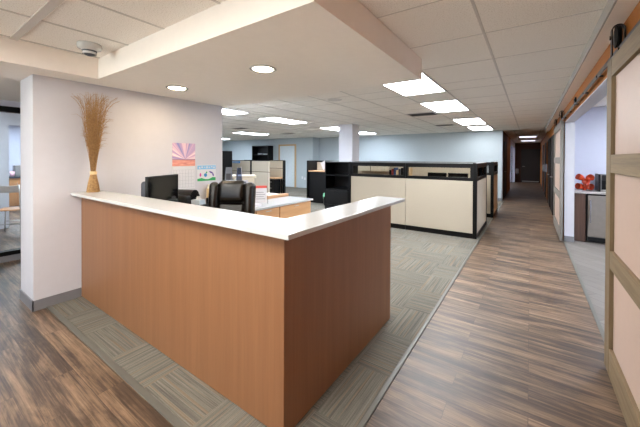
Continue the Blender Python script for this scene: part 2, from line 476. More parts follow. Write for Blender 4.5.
# lobby: end wall behind the camera, its window made full height to brighten the ceiling
lw = B()
lw.box(-6.17, .64, -4.6, -4.5, 0, .12); lw.box(-6.17, .64, -4.6, -4.5, 2.2, CZ)
lw.box(-6.17, -5.2, -4.6, -4.5, .12, 2.2); lw.box(.1, .64, -4.6, -4.5, .12, 2.2)
struct(lw.build('wall_front', 'wall white'))
w2 = B()
for x in (-5.2, -3.9, -2.55, -1.25, .05): w2.box(x, x + .05, -4.58, -4.52, .12, 2.2)
w2.box(-5.2, .1, -4.58, -4.52, .12, .17); w2.box(-5.2, .1, -4.58, -4.52, 2.15, 2.2)
win2 = struct(w2.build('window_2', 'black metal'))
B().box(-5.18, .08, -4.555, -4.55, .15, 2.18).build('pane', 'clear glass', win2)

# ================================================================== LIGHT FIXTURES
def troffer(loc, mat, label, w=.62, L=1.30, group='recessed ceiling panel lights'):
    t = thing('ceiling_light', label, 'light', loc, 0, group)
    x, y, z = loc
    f = B()
    for a in (-1, 1):
        f.box(x + a * (w / 2) - .014, x + a * (w / 2) + .014, y - L / 2, y + L / 2, z - .010, z)
        f.box(x - w / 2, x + w / 2, y + a * (L / 2) - .014, y + a * (L / 2) + .014, z - .010, z)
    f.build('frame', 'grid white', t)
    B().box(x - w / 2 + .014, x + w / 2 - .014, y - L / 2 + .014, y + L / 2 - .014, z - .006, z - .002).build('diffuser', mat, t)
    return t
zc = CZ
rows = [(3.40, 4.71), (5.51, 6.81), (8.27, 9.72), (10.46, 11.85)]
nm = ['nearest, partly hidden by the soffit corner', 'second from the soffit corner', 'third from the soffit corner', 'last before the back wall']
for (a, b), n in zip(rows, nm):
    troffer((-1.335, (a + b) / 2, zc), 'troffer soft' if a > 10 else 'troffer', 'bright rectangular ceiling light beside the hallway, ' + n, L=b - a)
nm = ['just right of the calendar wall edge', 'biggest one in mid office ceiling', 'left part behind the white column', 'right part behind the white column']
for (a, b), n in zip([(3.25, 4.62), (5.45, 6.78), (8.2, 9.6), (10.4, 11.4)], nm):
    troffer((-5.42, (a + b) / 2, zc), 'troffer cool', 'rectangular ceiling light over the cubicles, ' + n, L=b - a)
troffer((-9.45, 8.65, zc), 'troffer cool', 'thin far ceiling light above the dark bookcase', L=1.5)
troffer((-13.4, 9.9, zc), 'troffer cool', 'farthest small ceiling light at the calendar wall edge', L=1.3)
troffer((-9.45, 5.2, zc), 'troffer cool', 'ceiling light deep in the office behind the calendar wall', L=1.3)
troffer((-12.6, 5.2, zc), 'troffer cool', 'ceiling light in the far left office corner behind the calendar wall', L=1.3)
troffer((-.1, 16.6, zc), 'troffer dim', 'dim ceiling light in the dark hallway, the nearer one', w=.66, L=1.1)
troffer((-.1, 20.2, zc), 'troffer dim', 'dim ceiling light in the dark hallway, the farther one', w=.66, L=1.1)
troffer((-1.335, -.35, zc), 'troffer warm', 'ceiling light over the lobby floor right of the counter corner', L=1.25)
troffer((-2.95, -.85, zc), 'troffer warm', 'ceiling light over the lobby floor left of the counter corner', L=1.25)
troffer((-1.335, -3.1, zc), 'troffer warm', 'ceiling light over the lobby by the front window', L=1.25)
troffer((1.9, 5.9, zc), 'troffer cool', 'ceiling light in the pantry room nearer the fridge', L=1.25)
troffer((3.4, 4.2, zc), 'troffer cool', 'extra unseen ceiling light brightening the pantry room away from the fridge', L=1.25)  # extra fixture out of view, added to brighten the pantry walls
troffer((-7.5, .6, zc), 'troffer cool', 'ceiling light in the glass fronted room', L=1.25)
troffer((-12.1, 1.9, zc), 'troffer cool', 'unseen ceiling light set close to brighten the oak cabinet room', L=1.25)  # fixture out of view, placed closer to brighten the far wall
troffer((-10.3, 1.9, zc), 'troffer cool', 'added unseen ceiling light brightening the doorway of the oak cabinet room', L=1.25)  # second fixture out of view, added to brighten the doorway

troffer((-2.6, 20.6, zc), 'troffer cool', 'ceiling light in the side room off the far hallway', L=1.25)
def downlight(x, y, label):
    t = thing('recessed_downlight', label, 'light', (x, y, SZ), 0, 'recessed downlights in the soffit')
    B().lathe([(.088, 0), (.115, -.001), (.118, -.006), (.09, -.010), (.088, -.004), (.088, 0)], (x, y, SZ)).build('trim_ring', 'slab', t, True)
    B().lathe([(0, -.003), (.088, -.003), (.088, -.001), (0, -.001)], (x, y, SZ)).build('lens', 'downlight', t)
downlight(-1.95, 1.92, 'larger looking round downlight near the middle of the soffit')
downlight(-3.29, 1.90, 'round downlight in the soffit nearer the calendar wall')

def vent(x, y, label, w=.6, L=.3):
    t = thing('air_vent', label, 'vent', (x, y, CZ), 0, 'ceiling air vents')
    f = B()
    for a in (-1, 1):
        f.box(x + a * w / 2 - .02, x + a * w / 2 + .02, y - L / 2, y + L / 2, CZ - .012, CZ - .001)
        f.box(x - w / 2, x + w / 2, y + a * L / 2 - .02, y + a * L / 2 + .02, CZ - .012, CZ - .001)
    f.build('frame', 'grid white', t)
    B().box(x - w / 2 + .02, x + w / 2 - .02, y - L / 2 + .02, y + L / 2 - .02, CZ - .004, CZ - .001).build('backing', 'vent dark', t)
    s = B()
    for k in range(7):
        yy = y - L / 2 + .04 + k * (L - .08) / 6
        s.box(x - w / 2 + .02, x + w / 2 - .02, yy - .004, yy + .004, CZ - .012, CZ - .004)
    s.build('louvres', 'vent dark', t)
vent(-2.0, 6.9, 'dark slatted air vent beside the second ceiling light', .6, .45)
vent(-2.1, 9.5, 'small slatted air vent farther back near the third ceiling light', .5, .3)
vent(-8.1, 6.9, 'faint air vent over the left cubicles, nearer one')
vent(-8.1, 9.4, 'faint air vent over the left cubicles, farther one')
t = thing('ceiling_speaker', 'flat round pale ceiling speaker beyond the soffit edge', 'speaker', (-2.75, 4.4, CZ))
B().lathe([(0, -.006), (.10, -.006), (.12, -.004), (.125, 0), (0, 0)], (-2.75, 4.4, CZ)).build('grille', 'grid white', t, True)

# dome camera
cx, cy = -3.2, 1.04
t = thing('dome_camera', 'small white dome security camera in the corner of the raised ceiling', 'camera', (cx, cy, CZ))
B().lathe([(0, 0), (.088, 0), (.092, -.02), (.086, -.042), (.06, -.05), (0, -.05)], (cx, cy, CZ)).build('base', 'slab', t, True)
B().lathe([(.056, -.048), (.057, -.058), (.05, -.08), (.034, -.096), (.015, -.104), (0, -.105)], (cx, cy, CZ)).build('dome', 'toner', t, True)
B().lathe([(.05, -.09), (.054, -.062), (.064, -.05), (.07, -.048)], (cx, cy, CZ)).build('ring', 'slab', t, True)

# ================================================================== RECEPTION COUNTER
t = thing('reception_counter', 'L-shaped cherry wood reception counter with a white top', 'counter', (-1.05, 1.19, 0))
p = B()
p.box(-3.888, -1.051, 1.19, 1.235, .011, TW, .002)
p.build('front_panel', 'cherry laminate', t)
B().box(-1.097, -1.05, 1.191, 2.66, .0065, TW - .0005, .002).build('side_panel', 'cherry laminate', t)
bp = B()
L_ = [(-3.895, 1.10), (-.945, 1.10), (-.945, 2.74), (-1.215, 2.74), (-1.215, 1.385), (-3.895, 1.385)]
bp.prism(L_, TT - TW, Matrix.Translation((0, 0, TW)))
o = bp.build('countertop', 'slab', t)
md = o.modifiers.new('b', 'BEVEL'); md.width = .003; md.segments = 2
cl = B()
for x in (-3.2, -2.4, -1.6): B().box(x, x + .02, 1.235, 1.37, .8, TW - .001).build('bracket', 'cherry laminate', t)
B().box(-1.215, -1.10, 2.0, 2.02, .8, TW - .001).build('bracket', 'cherry laminate', t)

# desks in reception: white top running along calendar wall
t = thing('desk', 'white topped desk with maple drawers inside the reception area', 'desk', (-3.6, 3.0, 0))
B().box(-3.88, -3.27, 1.24, 4.5, .705, .735, .003).build('desktop', 'slab', t)
B().box(-3.86, -3.31, 3.1, 4.46, .01, .704).build('cabinet', 'maple drawer', t)
for (a, b) in ((3.12, 3.61), (3.63, 4.45)):
    dr = B().box(-3.31, -3.292, a, b, .36, .695, .002).build('drawer', 'maple drawer', t)
    dr2 = B().box(-3.31, -3.292, a, b, .03, .35, .002).build('drawer', 'maple drawer', t)
    for q, z in ((dr, .66), (dr2, .31)):
        B().box(-3.292, -3.284, (a + b) / 2 - .06, (a + b) / 2 + .06, z - .006, z + .006, .002).build('handle', 'steel', q)
for y in (1.3, 2.2): B().box(-3.34, -3.30, y, y + .04, .007, .704).build('leg', 'black metal', t)
B().box(-3.95, -3.883, 3.1, 4.52, .007, .79, .003).build('back_ledge', 'maple edge', t)
t = thing('desk', 'low maple edged desk behind the back ledge of the white desk', 'desk', (-4.4, 3.8, 0))
B().box(-4.75, -3.955, 3.15, 4.5, .74, .765, .003).build('desktop', 'cream plastic', t)
B().box(-4.73, -4.68, 3.17, 4.48, .007, .739).build('side_panel', 'maple edge', t)
B().box(-4.05, -3.958, 3.17, 4.48, .007, .739).build('side_panel', 'maple edge', t)
t = thing('work_surface', 'lower work surface tucked behind the front of the counter', 'desk', (-2.2, 1.5, 0))
B().box(-3.25, -1.11, 1.24, 1.70, .705, .735, .003).build('desktop', 'cream plastic', t)
for x in (-3.2, -2.2, -1.2): B().box(x, x + .04, 1.62, 1.66, .007, .704).build('leg', 'black metal', t)

# monitor
def monitor(name, label, w, h, loc, rz, zbase, group=None, back='black plastic'):
    t = thing(name, label, 'monitor', (0, 0, 0), 0, group)
    z0 = zbase
    B().box(-w / 2, w / 2, -.014, .014, z0, z0 + h, .004).build('bezel', 'black plastic', t)
    B().box(-w / 2 + .012, w / 2 - .012, -.0155, -.0135, z0 + .014, z0 + h - .012).build('screen', 'screen', t)
    b = B(); b.box(-w * .46, w * .40, .014, .085, z0 + h * .06, z0 + h * .86, .03, 3); b.build('back_cover', back, t)
    s = B(); s.box(-.025, .025, .06, .09, .01, z0 + h * .5, .004); s.build('stand', 'black plastic', t)
    B().box(-.12, .12, -.06, .14, 0, .012, .005).build('stand_foot', 'black plastic', t)
    move(t, loc, rz); return t
ang = math.atan2(1.96 - 1.48, -3.39 + 3.11)      # along the monitor's width
monitor('monitor', 'large black flat monitor at the left behind the counter', .56, .345, (-3.262, 1.725, .736), ang, .205, back='toner')

# printer (rounded)
t = thing('printer', 'low black rounded printer behind the counter next to the monitor', 'printer', (0, 0, 0))
b = B(); b.box(-.15, .15, -.15, .13, 0, .27, .02, 3); b.build('body', 'black plastic', t, 'auto')
b = B(); b.tube([(-.152, .02, .245), (.152, .02, .245)], .085, 24); b.build('lid', 'leather', t, 'auto')
b = B(); b.box(-.13, .13, -.23, -.14, .05, .065, .003); b.build('paper_tray', 'grey plastic', t)
move(t, (-3.67, 2.21, .736), math.radians(20))

# desk organiser with phone + white notepad
t = thing('paper_organizer', 'black letter tray between the printer and the chair', 'organizer', (0, 0, 0))
b = B()
for k in range(3): b.box(-.16, .16, -.12, .12, .0 + k * .075, .006 + k * .075)
b.box(-.16, -.154, -.12, .12, 0, .21); b.box(.154, .16, -.12, .12, 0, .21); b.box(-.16, .16, .114, .12, 0, .21)
b.box(-.16, .16, -.12, .12, .204, .21)
b.build('tray', 'black plastic', t)
move(t, (-3.45, 2.62, .736), math.radians(35))
t = thing('telephone', 'black desk telephone on the letter tray beside the chair', 'phone', (0, 0, 0))
b = B(); b.prism([(-.11, 0), (.11, 0), (.11, .07), (-.11, .03)], .18, Matrix.Translation((0, .09, 0)) @ Matrix.Rotation(PI / 2, 4, 'X')); b.build('base', 'black plastic', t)
b = B(); b.tube([(-.1, -.06, .06), (-.09, -.06, .085), (.0, -.06, .095), (.09, -.06, .10), (.1, -.06, .085)], [.022, .024, .015, .024, .022], 12); b.build('handset', 'black plastic', t, True)
move(t, (-3.45, 2.62, .947), math.radians(35))
t = thing('tissue_box', 'small pale blue and white tissue box just over the counter edge', 'tissue box', (0, 0, 0))
b = B(); b.box(-.06, .06, -.055, .055, 0, .06, .004); b.build('box', 'pale box blue', t)
b = B()
for a in range(7):
    th = a * .9; b.prism([(-.03, 0), (.03, .0), (.02, .035), (-.012, .045)], .0015, Matrix.Translation((0, 0, .058)) @ Matrix.Rotation(th, 4, 'Z') @ Matrix.Rotation(PI / 2 - .3, 4, 'X'))
b.build('tissue', 'white paper', t)
move(t, (-3.34, 2.20, .905), math.radians(20))
o = tag(B().box(-3.42, -3.26, 2.12, 2.28, .736, .904, .006).build('storage_box', 'black plastic', None), 'small black storage box under the tissue box', 'box')
t = thing('file_holder', 'tan cardboard file holder standing against the calendar wall', 'file holder', (-3.8, 2.78, .736))
b = B(); b.box(-3.87, -3.77, 2.68, 2.84, .737, 1.03, .003); b.build('holder', 'tan card', t)
b = B(); b.box(-3.86, -3.78, 2.69, 2.83, 1.03, 1.09, .002); b.build('folders', 'cream plastic', t)
# wall hanging items
t = thing('wall_calendar', 'wall calendar with a pink sunrise picture above a white month grid', 'calendar', (-3.898, 2.35, 1.04))
B().box(-3.899, -3.894, 2.185, 2.515, 1.362, 1.675).build('picture', 'sunrise print', t)
B().box(-3.899, -3.895, 2.185, 2.515, 1.045, 1.360).build('month_page', 'white paper', t)
g_ = B()
for k in range(8): y = 2.20 + k * .0428; g_.box(-3.8952, -3.8944, y - .0008, y + .0008, 1.07, 1.31)
for k in range(6): z = 1.07 + k * .048; g_.box(-3.8952, -3.8944, 2.20, 2.50, z - .0008, z + .0008)
grid_bm = g_
def text(body, size, M, name, mat, parent, thick=.0006):
    cu = bpy.data.curves.new('t', 'FONT'); cu.body = body; cu.size = size; cu.extrude = thick; cu.align_x = 'CENTER'; cu.resolution_u = 3
    o = bpy.data.objects.new('t', cu); COL.objects.link(o)
    dg = bpy.context.evaluated_depsgraph_get(); me = bpy.data.meshes.new_from_object(o.evaluated_get(dg))
    bpy.data.objects.remove(o); me.transform(M)
    if parent is not None: me.transform(Matrix.Translation(-wloc(parent)))
    return me
# day numbers on the month page
bmn = grid_bm.bm; dnum = 1
RX = Matrix(((0, 0, 1, 0), (1, 0, 0, 0), (0, 1, 0, 0), (0, 0, 0, 1)))   # text plane faces +X, runs along +Y
for r in range(5):
    for c in range(7):
        if dnum > 31 or (r == 0 and c < 2): continue
        me = text(str(dnum), .016, Matrix.Translation((-3.8945, 2.212 + c * .0428, 1.288 - r * .048)) @ RX, 'n', 'grey ink', t)
        bmn.from_mesh(me); bpy.data.meshes.remove(me); dnum += 1
bmesh.ops.translate(bmn, vec=-t.location, verts=[v for v in bmn.verts])
page = [c for c in COL.objects if c.parent == t and c.name.startswith('month_page')][0]
for f_ in bmn.faces: f_.material_index = 1
bmn.from_mesh(page.data); bmn.to_mesh(page.data); bmn.free(); page.data.materials.append(MATS['grey ink'])

t = thing('drawing', "child's drawing on white paper with green ground, taped right of the calendar", 'drawing', (-3.898, 2.7, 1.15))
B().box(-3.899, -3.895, 2.545, 2.86, 1.135, 1.375).build('paper', 'white paper', t)
b = B(); b.box(-3.8955, -3.894, 2.55, 2.855, 1.31, 1.365); b.build('sky', 'pale blue ink', t)
b = B()
for k in range(7): b.box(-3.8945, -3.8932, 2.575 + k * .04, 2.597 + k * .04, 1.322 + (k % 3) * .006, 1.345 + (k % 2) * .006)
b.build('lettering', 'white paper', t)
b = B(); pts = [(2.55, 1.14), (2.855, 1.14), (2.855, 1.185), (2.80, 1.19), (2.74, 1.165), (2.68, 1.165), (2.62, 1.185), (2.55, 1.175)]
b.prism(pts, .0012, Matrix.Translation((-3.8955, 0, 0)) @ RX); b.build('grass', 'green ink', t)
def blob(cy_, cz_, ry, rz_, mat, nm_, rot=0):
    q = [(ry * math.cos(a * PI / 8), rz_ * math.sin(a * PI / 8)) for a in range(16)]
    q = [(cy_ + u * math.cos(rot) - v * math.sin(rot), cz_ + u * math.sin(rot) + v * math.cos(rot)) for u, v in q]
    B().prism(q, .0012, Matrix.Translation((-3.8955, 0, 0)) @ RX).build(nm_, mat, t)
blob(2.60, 1.23, .014, .026, 'pink ink', 'figure'); blob(2.682, 1.225, .026, .028, 'blue ink', 'figure', .5)
blob(2.70, 1.262, .012, .014, 'green ink', 'figure'); blob(2.775, 1.262, .036, .012, 'purple ink', 'figure', -.4)
blob(2.81, 1.228, .012, .028, 'purple ink', 'figure', .3)

# executive chair, front faces -Y locally
t = thing('office_chair', 'black leather high-back office chair behind the counter', 'chair', (0, 0, 0))
b = B()
for k in range(5):
    a = k * 2 * PI / 5 + .3
    b.tube([(0, 0, .10), (.16 * math.cos(a), .16 * math.sin(a), .095), (.31 * math.cos(a), .31 * math.sin(a), .07)], [.03, .024, .016], 8)
b.build('star_base', 'black plastic', t, True)
for k in range(5):
    a = k * 2 * PI / 5 + .3; x, y = .31 * math.cos(a), .31 * math.sin(a)
    B().cyl((x - .02, y, .03), (x + .02, y, .03), .03, 14).build('caster', 'black plastic', t, 'auto')
B().cyl((0, 0, .10), (0, 0, .44), .028, 16).build('gas_lift', 'steel', t, 'auto')
B().box(-.27, .27, -.27, .25, .44, .56, .05, 4).build('seat', 'leather', t, 'auto')
TB = Matrix.Translation((0, .24, .55)) @ Matrix.Rotation(math.radians(-9), 4, 'X')
b = B(); b.box(-.23, .23, -.02, .08, 0, .64, .045, 4, TB); b.build('backrest', 'leather', t, 'auto')
b = B(); b.box(-.16, .16, -.085, .045, .40, .665, .06, 6, TB); b.build('headrest', 'leather', t, 'auto')
b = B(); b.box(-.155, .155, -.05, .03, .04, .40, .035, 4, TB); b.build('lumbar_cushion', 'leather', t, 'auto')
for s in (-1, 1):
    b = B(); x0, x1 = sorted((s * .15, s * .27))
    b.box(x0, x1, -.10, .05, .02, .64, .055, 6, TB); b.build('side_bolster', 'leather', t, 'auto')
    b = B(); x = s * .31
    b.tube([(x, .20, .60), (x, .12, .70), (x, -.12, .71), (x, -.19, .68), (x, -.17, .56), (x * .85, -.08, .50)], [.022, .03, .03, .026, .02, .02], 10); b.build('armrest', 'leather', t, True)
move(t, (-2.70, 2.06, .0065), math.radians(30))

# items on the white desk
t = thing('brochure_stand', 'grey blue acrylic brochure stand on the white desk behind the chair', 'brochure stand', (0, 0, 0))
b = B(); b.prism([(-.17, 0), (.0, 0), (-.03, .60), (-.12, .60)], .006, Matrix.Translation((0, -.02, 0)) @ Matrix.Rotation(PI / 2 - .12, 4, 'X')); b.build('holder', 'grey plastic', t)
b = B(); b.box(-.115, -.045, -.035, -.012, .12, .50, .003, 2, Matrix.Rotation(-.10, 4, 'X')); b.build('brochures', 'toner', t)
b = B(); b.prism([(.01, 0), (.15, 0), (.105, .59), (.045, .59)], .005, Matrix.Translation((0, -.02, 0)) @ Matrix.Rotation(PI / 2 - .12, 4, 'X')); b.build('clear_wing', 'acrylic', t)
b = B(); b.tube([(.02, 0, .005), (.05, .07, .6), (.105, .07, .6), (.155, 0, .005)], .006, 8); b.build('frame', 'steel', t, True)
move(t, (-3.74, 3.07, .736), math.radians(48))
t = thing('desktop_printer', 'cream desktop printer with a labelled front at the back of the white desk', 'printer', (0, 0, 0))
b = B(); b.box(-.17, .17, -.13, .13, 0, .36, .012, 3); b.build('body', 'cream plastic', t)
b = B(); b.box(-.2, .2, -.15, .14, .361, .41, .012, 3); b.build('lid', 'cream plastic', t)
b = B(); b.box(-.13, .06, -.137, -.131, .24, .33); b.build('label', 'white paper', t)
b = B(); b.box(-.10, .03, -.139, -.137, .285, .305); b.build('label_print', 'dark blue ink', t)
b = B(); b.box(-.07, .01, -.139, -.137, .262, .275); b.build('label_print', 'red ink', t)
move(t, (-4.14, 3.62, .766), math.radians(52))
t = thing('flyer_easel', 'white flyer with a red band on a wire easel on the white desk', 'flyer', (0, 0, 0))
R_ = Matrix.Rotation(-.2, 4, 'X')
b = B(); b.box(-.12, .10, 0, .004, .01, .29, 0, 2, R_); b.build('flyer', 'white paper', t)
b = B(); b.box(-.12, .10, -.0015, 0, .25, .29, 0, 2, R_); b.build('red_band', 'red ink', t)
b = B()
for k in range(4): b.box(-.08, .07 - .02 * (k % 2), -.0012, 0, .07 + .035 * k, .08 + .035 * k, 0, 2, R_)
b.build('print_lines', 'grey ink', t)
b = B(); b.tube([(.11, -.05, 0), (.115, .03, .16), (.10, .06, .28), (.07, .10, .0)], .003, 6); b.tube([(-.11, -.05, 0), (-.115, .03, .16), (-.10, .06, .28), (-.07, .10, .0)], .003, 6)
b.build('wire_stand', 'black metal', t)
move(t, (-3.60, 3.50, .736), math.radians(48))
for k, (c, n) in enumerate((('white paper', 'small stack of white paper on the desk just right of the black chair'),)):
    tag(B().box(-3.55, -3.38, 3.12, 3.30, .736, .775, .002).build('paper_stack', c, None), n, 'paper')

# ================================================================== DRIED GRASS BUNDLE
bx, by = -3.79, 1.265
t = thing('dried_grass_sheaf', 'tall tied sheaf of dried tan grass standing on the counter by the wall', 'decoration', (bx, by, TT))
b = B()
for i in range(150):
    a = random.random() * 2 * PI; q = math.sqrt(random.random())
    r0 = .062 * q; rw_ = .024 * q
    b.tube([(bx + r0 * math.cos(a), by + r0 * math.sin(a), TT + .001), (bx + (r0 * .62 + rw_ * .4) * math.cos(a), by + (r0 * .62 + rw_ * .4) * math.sin(a), TT + .09), (bx + rw_ * math.cos(a), by + rw_ * math.sin(a), TT + .20)], .0035, 4)
b.build('base_stems', 'straw', t)
b = B()
for i in range(180):
    a = random.random() * 2 * PI; q = random.random() ** .95
    H = random.uniform(.60, .86) if i % 3 else random.uniform(.30, .60)
    R = .15 * q * random.uniform(.5, 1.2) * (H / .8)
    pts = []
    jx, jy = random.uniform(-.02, .02), random.uniform(-.02, .02)
    for k in range(8):
        u = k / 7
        rr = .022 * q + R * (u ** 1.25)
        pts.append((bx + rr * math.cos(a) + jx * u * u + .004 * math.sin(9 * u + i), by + rr * math.sin(a) + jy * u * u, TT + .20 + H * u))
    pts = [(max(p[0], -3.875 + .01 * random.random()), p[1], p[2]) for p in pts]
    b.tube(pts, [.0022] * 5 + [.0018, .0014, .0007], 3)
    # seed wisps
    if i % 2 == 0:
        for w in range(4):
            k0 = random.choice((4, 5, 6)); p0 = Vector(pts[k0]); a2 = a + random.uniform(-1.2, 1.2)
            if p0.x < -3.78: a2 = random.uniform(-1.3, 1.3)
            Lw = random.uniform(.05, .12); o_ = Vector((math.cos(a2), math.sin(a2), 0))
            o_.x = max(o_.x, -.1) if p0.x < -3.8 else o_.x
            b.tube([p0, p0 + o_ * Lw * .25 + Vector((0, 0, Lw * .5)), p0 + o_ * Lw * .6 + Vector((0, 0, Lw * .8)), p0 + o_ * Lw + Vector((0, 0, Lw * .75))], [.0016, .0016, .0012, .0005], 3)
b.build('grass_stalks', 'straw', t)
b = B()
for i in range(34):
    a = random.random() * 2 * PI; R = random.uniform(.10, .24)
    pts = [(bx + (.02 + R * (u / 7) ** 2.1) * math.cos(a), by + (.02 + R * (u / 7) ** 2.1) * math.sin(a), TT + .2 + (.80 + .0 * u) * math.sin(u / 7 * 1.45)) for u in range(8)]
    pts = [(max(p[0], -3.88), p[1], p[2]) for p in pts]
    b.tube(pts, .0012, 3)
b.build('wisps', 'straw', t)
b = B()
for z in (0, .012, .022): b.lathe([(.028, -.006), (.033, 0), (.028, .006)], (bx, by, TT + .19 + z), 20)
b.build('tie', 'raffia', t, True)

# ================================================================== CUBICLES
PT = 1.385
def partition(label, axis, c, spans, y_or_x, zw=(1.125, 1.305), glass_=True, group='cubicle partitions', kick=.09, tops=True):
    """panels: spans list of (a,b); axis 'x' runs along X at Y=c, axis 'y' runs along Y at X=c. thickness .06 behind"""
    a0 = spans[0][0]; b0 = spans[-1][1]
    t = thing('cubicle_partition', label, 'partition', ((a0 + b0) / 2, c, 0) if axis == 'x' else (c, (a0 + b0) / 2, 0), 0, group)
    def bx_(bd, a, b, d0, d1, z0, z1, bev=0):
        if axis == 'x': bd.box(a, b, c + d0, c + d1, z0, z1, bev)
        else: bd.box(c - d1, c - d0, a, b, z0, z1, bev)
    for (a, b) in spans:
        f = B()
        bx_(f, a, b, 0, .055, .007, kick + .01, 0)
        bx_(f, a, b, 0, .055, PT - .045, PT, 0)
        if glass_:
            bx_(f, a, a + .045, -.002, .057, zw[0] - .06, PT - .045); bx_(f, b - .045, b, -.002, .057, zw[0] - .06, PT - .045)
            bx_(f, a + .045, b - .045, -.002, .057, zw[0] - .06, zw[0]); bx_(f, a + .045, b - .045, -.002, .057, zw[1], PT - .045)
        f.build('frame', 'black metal', t)
        g = B(); bx_(g, a + (.002), b - (.002), -.001, .056, kick + .012, (zw[0] - .062) if glass_ else PT - .05, .004); g.build('fabric_panel', 'panel fabric', t)
        if glass_:
            g = B(); bx_(g, a + .045, b - .045, .024, .030, zw[0], zw[1]); g.build('pane', 'smoky glass', t)
    g = B(); bx_(g, a0, b0, -.002, .057, PT, PT + .012); g.build('top_cap', 'panel top', t)
    return t
def post(x, y, t):
    B().box(x - .033, x + .033, y - .033, y + .033, .007, PT + .014, .003).build('corner_post', 'black metal', t)

t = partition('long beige cubicle partition with a black framed window band facing the counter', 'x', 6.16, [(-3.40, -2.12), (-2.115, -.86)], 0)
post(-.827, 6.19, t); B().box(-3.43, -3.40, 6.14, 6.22, .007, PT + .01).build('end_post', 'black metal', t)
t = partition('short beige end partition of the front cubicle beside the hallway', 'y', -.796, [(6.23, 7.60)], 0)
t = partition('inner back partition of the front cubicle seen through its window band', 'x', 7.64, [(-4.1, -2.5), (-2.49, -.86)], 0, glass_=False)
post(-.827, 7.67, t)
t = partition('beige partition of the second cubicle behind the front cubicle', 'x', 8.66, [(-4.1, -2.5), (-2.49, -.81)], 0)
post(-.777, 8.69, t)
t = partition('short end partition of the second cubicle, farther along the hallway', 'y', -.747, [(8.73, 9.85)], 0)

# shelf unit left of the long partition
t = thing('storage_unit', 'black storage unit with two open shelves at the left end of the long partition', 'cabinet', (-3.78, 6.3, 0))
x0, x1, y0, y1 = -4.12, -3.44, 6.15, 6.58
b = B()
b.box(x0, x0 + .025, y0, y1, .007, 1.385); b.box(x1 - .025, x1, y0, y1, .007, 1.385); b.box(x0, x1, y1 - .02, y1, .007, 1.385)
b.box(x0, x1, y0, y1, 1.36, 1.385)
b.build('carcass', 'black metal', t)
for z in (1.055, .72): B().box(x0 + .025, x1 - .025, y0, y1 - .02, z, z + .025).build('shelf', 'black metal', t)
for z0, z1 in ((.02, .36), (.37, .715)):
    q = B().box(x0 + .028, x1 - .028, y0 - .012, y0 + .01, z0, z1, .004).build('drawer', 'black plastic', t)
    B().box((x0 + x1) / 2 - .07, (x0 + x1) / 2 + .07, y0 - .018, y0 - .012, z1 - .05, z1 - .035, .002).build('handle', 'black metal', q)
B().box(x0, x1, y0, y1, 1.386, 1.397).build('top_cap', 'panel top', t)

# second storage behind to the left (with maple ledge)
t = thing('storage_cabinet', 'black cabinet with a maple ledge top in the cubicle left of the storage unit', 'cabinet', (-5.7, 8.3, 0))
B().box(-6.06, -5.30, 8.10, 8.56, .007, 1.03, .004).build('body', 'black plastic', t)
B().box(-6.06, -5.30, 8.06, 8.56, 1.03, 1.06, .003).build('ledge', 'maple edge', t)
B().box(-5.41, -5.40, 8.085, 8.10, .55, .7, .002).build('handle', 'steel', t)
t = partition('beige partition behind the maple ledge of the black cabinet', 'x', 8.58, [(-6.10, -4.5)], 0, glass_=False, kick=.09)
tag(B().box(-6.10, -6.065, 8.02, 8.57, .007, PT + .01).build('end_panel', 'black metal', None), 'thin black end panel left of the cabinet with the maple ledge', 'panel')
b = B(); b.box(-.10, .10, 0, .004, 0, .26, 0, 2, Matrix.Rotation(-.5, 4, 'Y')); o = b.build('document', 'white paper', None)
o.location = (-5.60, 8.40, 1.125); tag(o, 'white document leaning on the maple ledge', 'paper')
t = thing('waste_basket', 'small waste basket with a green liner by the black cabinet', 'waste basket', (-5.18, 7.8, 0))
B().lathe([(0, .007), (.11, .007), (.14, .28), (.135, .28), (.105, .015), (0, .015)], (-5.20, 7.9, 0)).build('bin', 'black plastic', t, 'auto')
B().lathe([(.139, .22), (.146, .30), (.12, .38), (.07, .40), (.02, .37), (0, .36)], (-5.20, 7.9, 0), 9).build('liner', 'green bag', t, True)

# things inside the front cubicle, seen through window
t = thing('desk', 'desk inside the front cubicle, seen through the window band', 'desk', (-2.5, 7.3, 0))
B().box(-3.9, -1.0, 7.05, 7.62, .70, .73, .003).build('desktop', 'maple edge', t)
for x in (-3.85, -2.5, -1.1): B().box(x, x + .04, 7.1, 7.14, .007, .70).build('leg', 'black metal', t)
t = thing('overhead_shelf', 'grey overhead bin on the inner partition seen through the window band', 'cabinet', (-2.9, 7.5, 1.0))
B().box(-3.9, -3.05, 7.36, 7.62, 1.14, 1.375, .01).build('bin_body', 'cream plastic', t)
B().box(-3.48, -3.47, 7.352, 7.36, 1.14, 1.375).build('seam', 'black metal', t)
for k in range(9):
    h = .19 + .03 * ((k * 7) % 3); x = -2.98 + k * .062
    tag(B().box(x, x + .05, 7.42, 7.60, .99, .99 + h, .002).build('binder', ['black plastic', 'book red', 'book blue', 'tan card', 'toner'][k % 5], None),
        '%s binder on the shelf inside the front cubicle, %s from the left' % (['black', 'red', 'blue', 'tan', 'grey'][k % 5], ['first', 'second', 'third', 'fourth', 'fifth', 'sixth', 'seventh', 'eighth', 'ninth'][k]), 'binder', 'binders inside the front cubicle')
tag(B().box(-3.02, -2.40, 7.38, 7.62, .96, .985, .003).build('binder_shelf', 'black metal', None), 'black wall shelf holding the binders inside the front cubicle', 'shelf')
monitor('monitor', 'black monitor in the front cubicle behind the right window pane, left one', .42, .30, (-1.78, 7.35, .731), 0, .12, 'monitors inside the front cubicle')
monitor('monitor', 'black monitor in the front cubicle behind the right window pane, right one', .42, .30, (-1.33, 7.35, .731), 0, .12, 'monitors inside the front cubicle')
tag(B().box(-2.12, -2.04, 7.40, 7.60, .731, .80, .002).build('card_box', 'white paper', None), 'small white box between binders and monitors in the front cubicle', 'box')

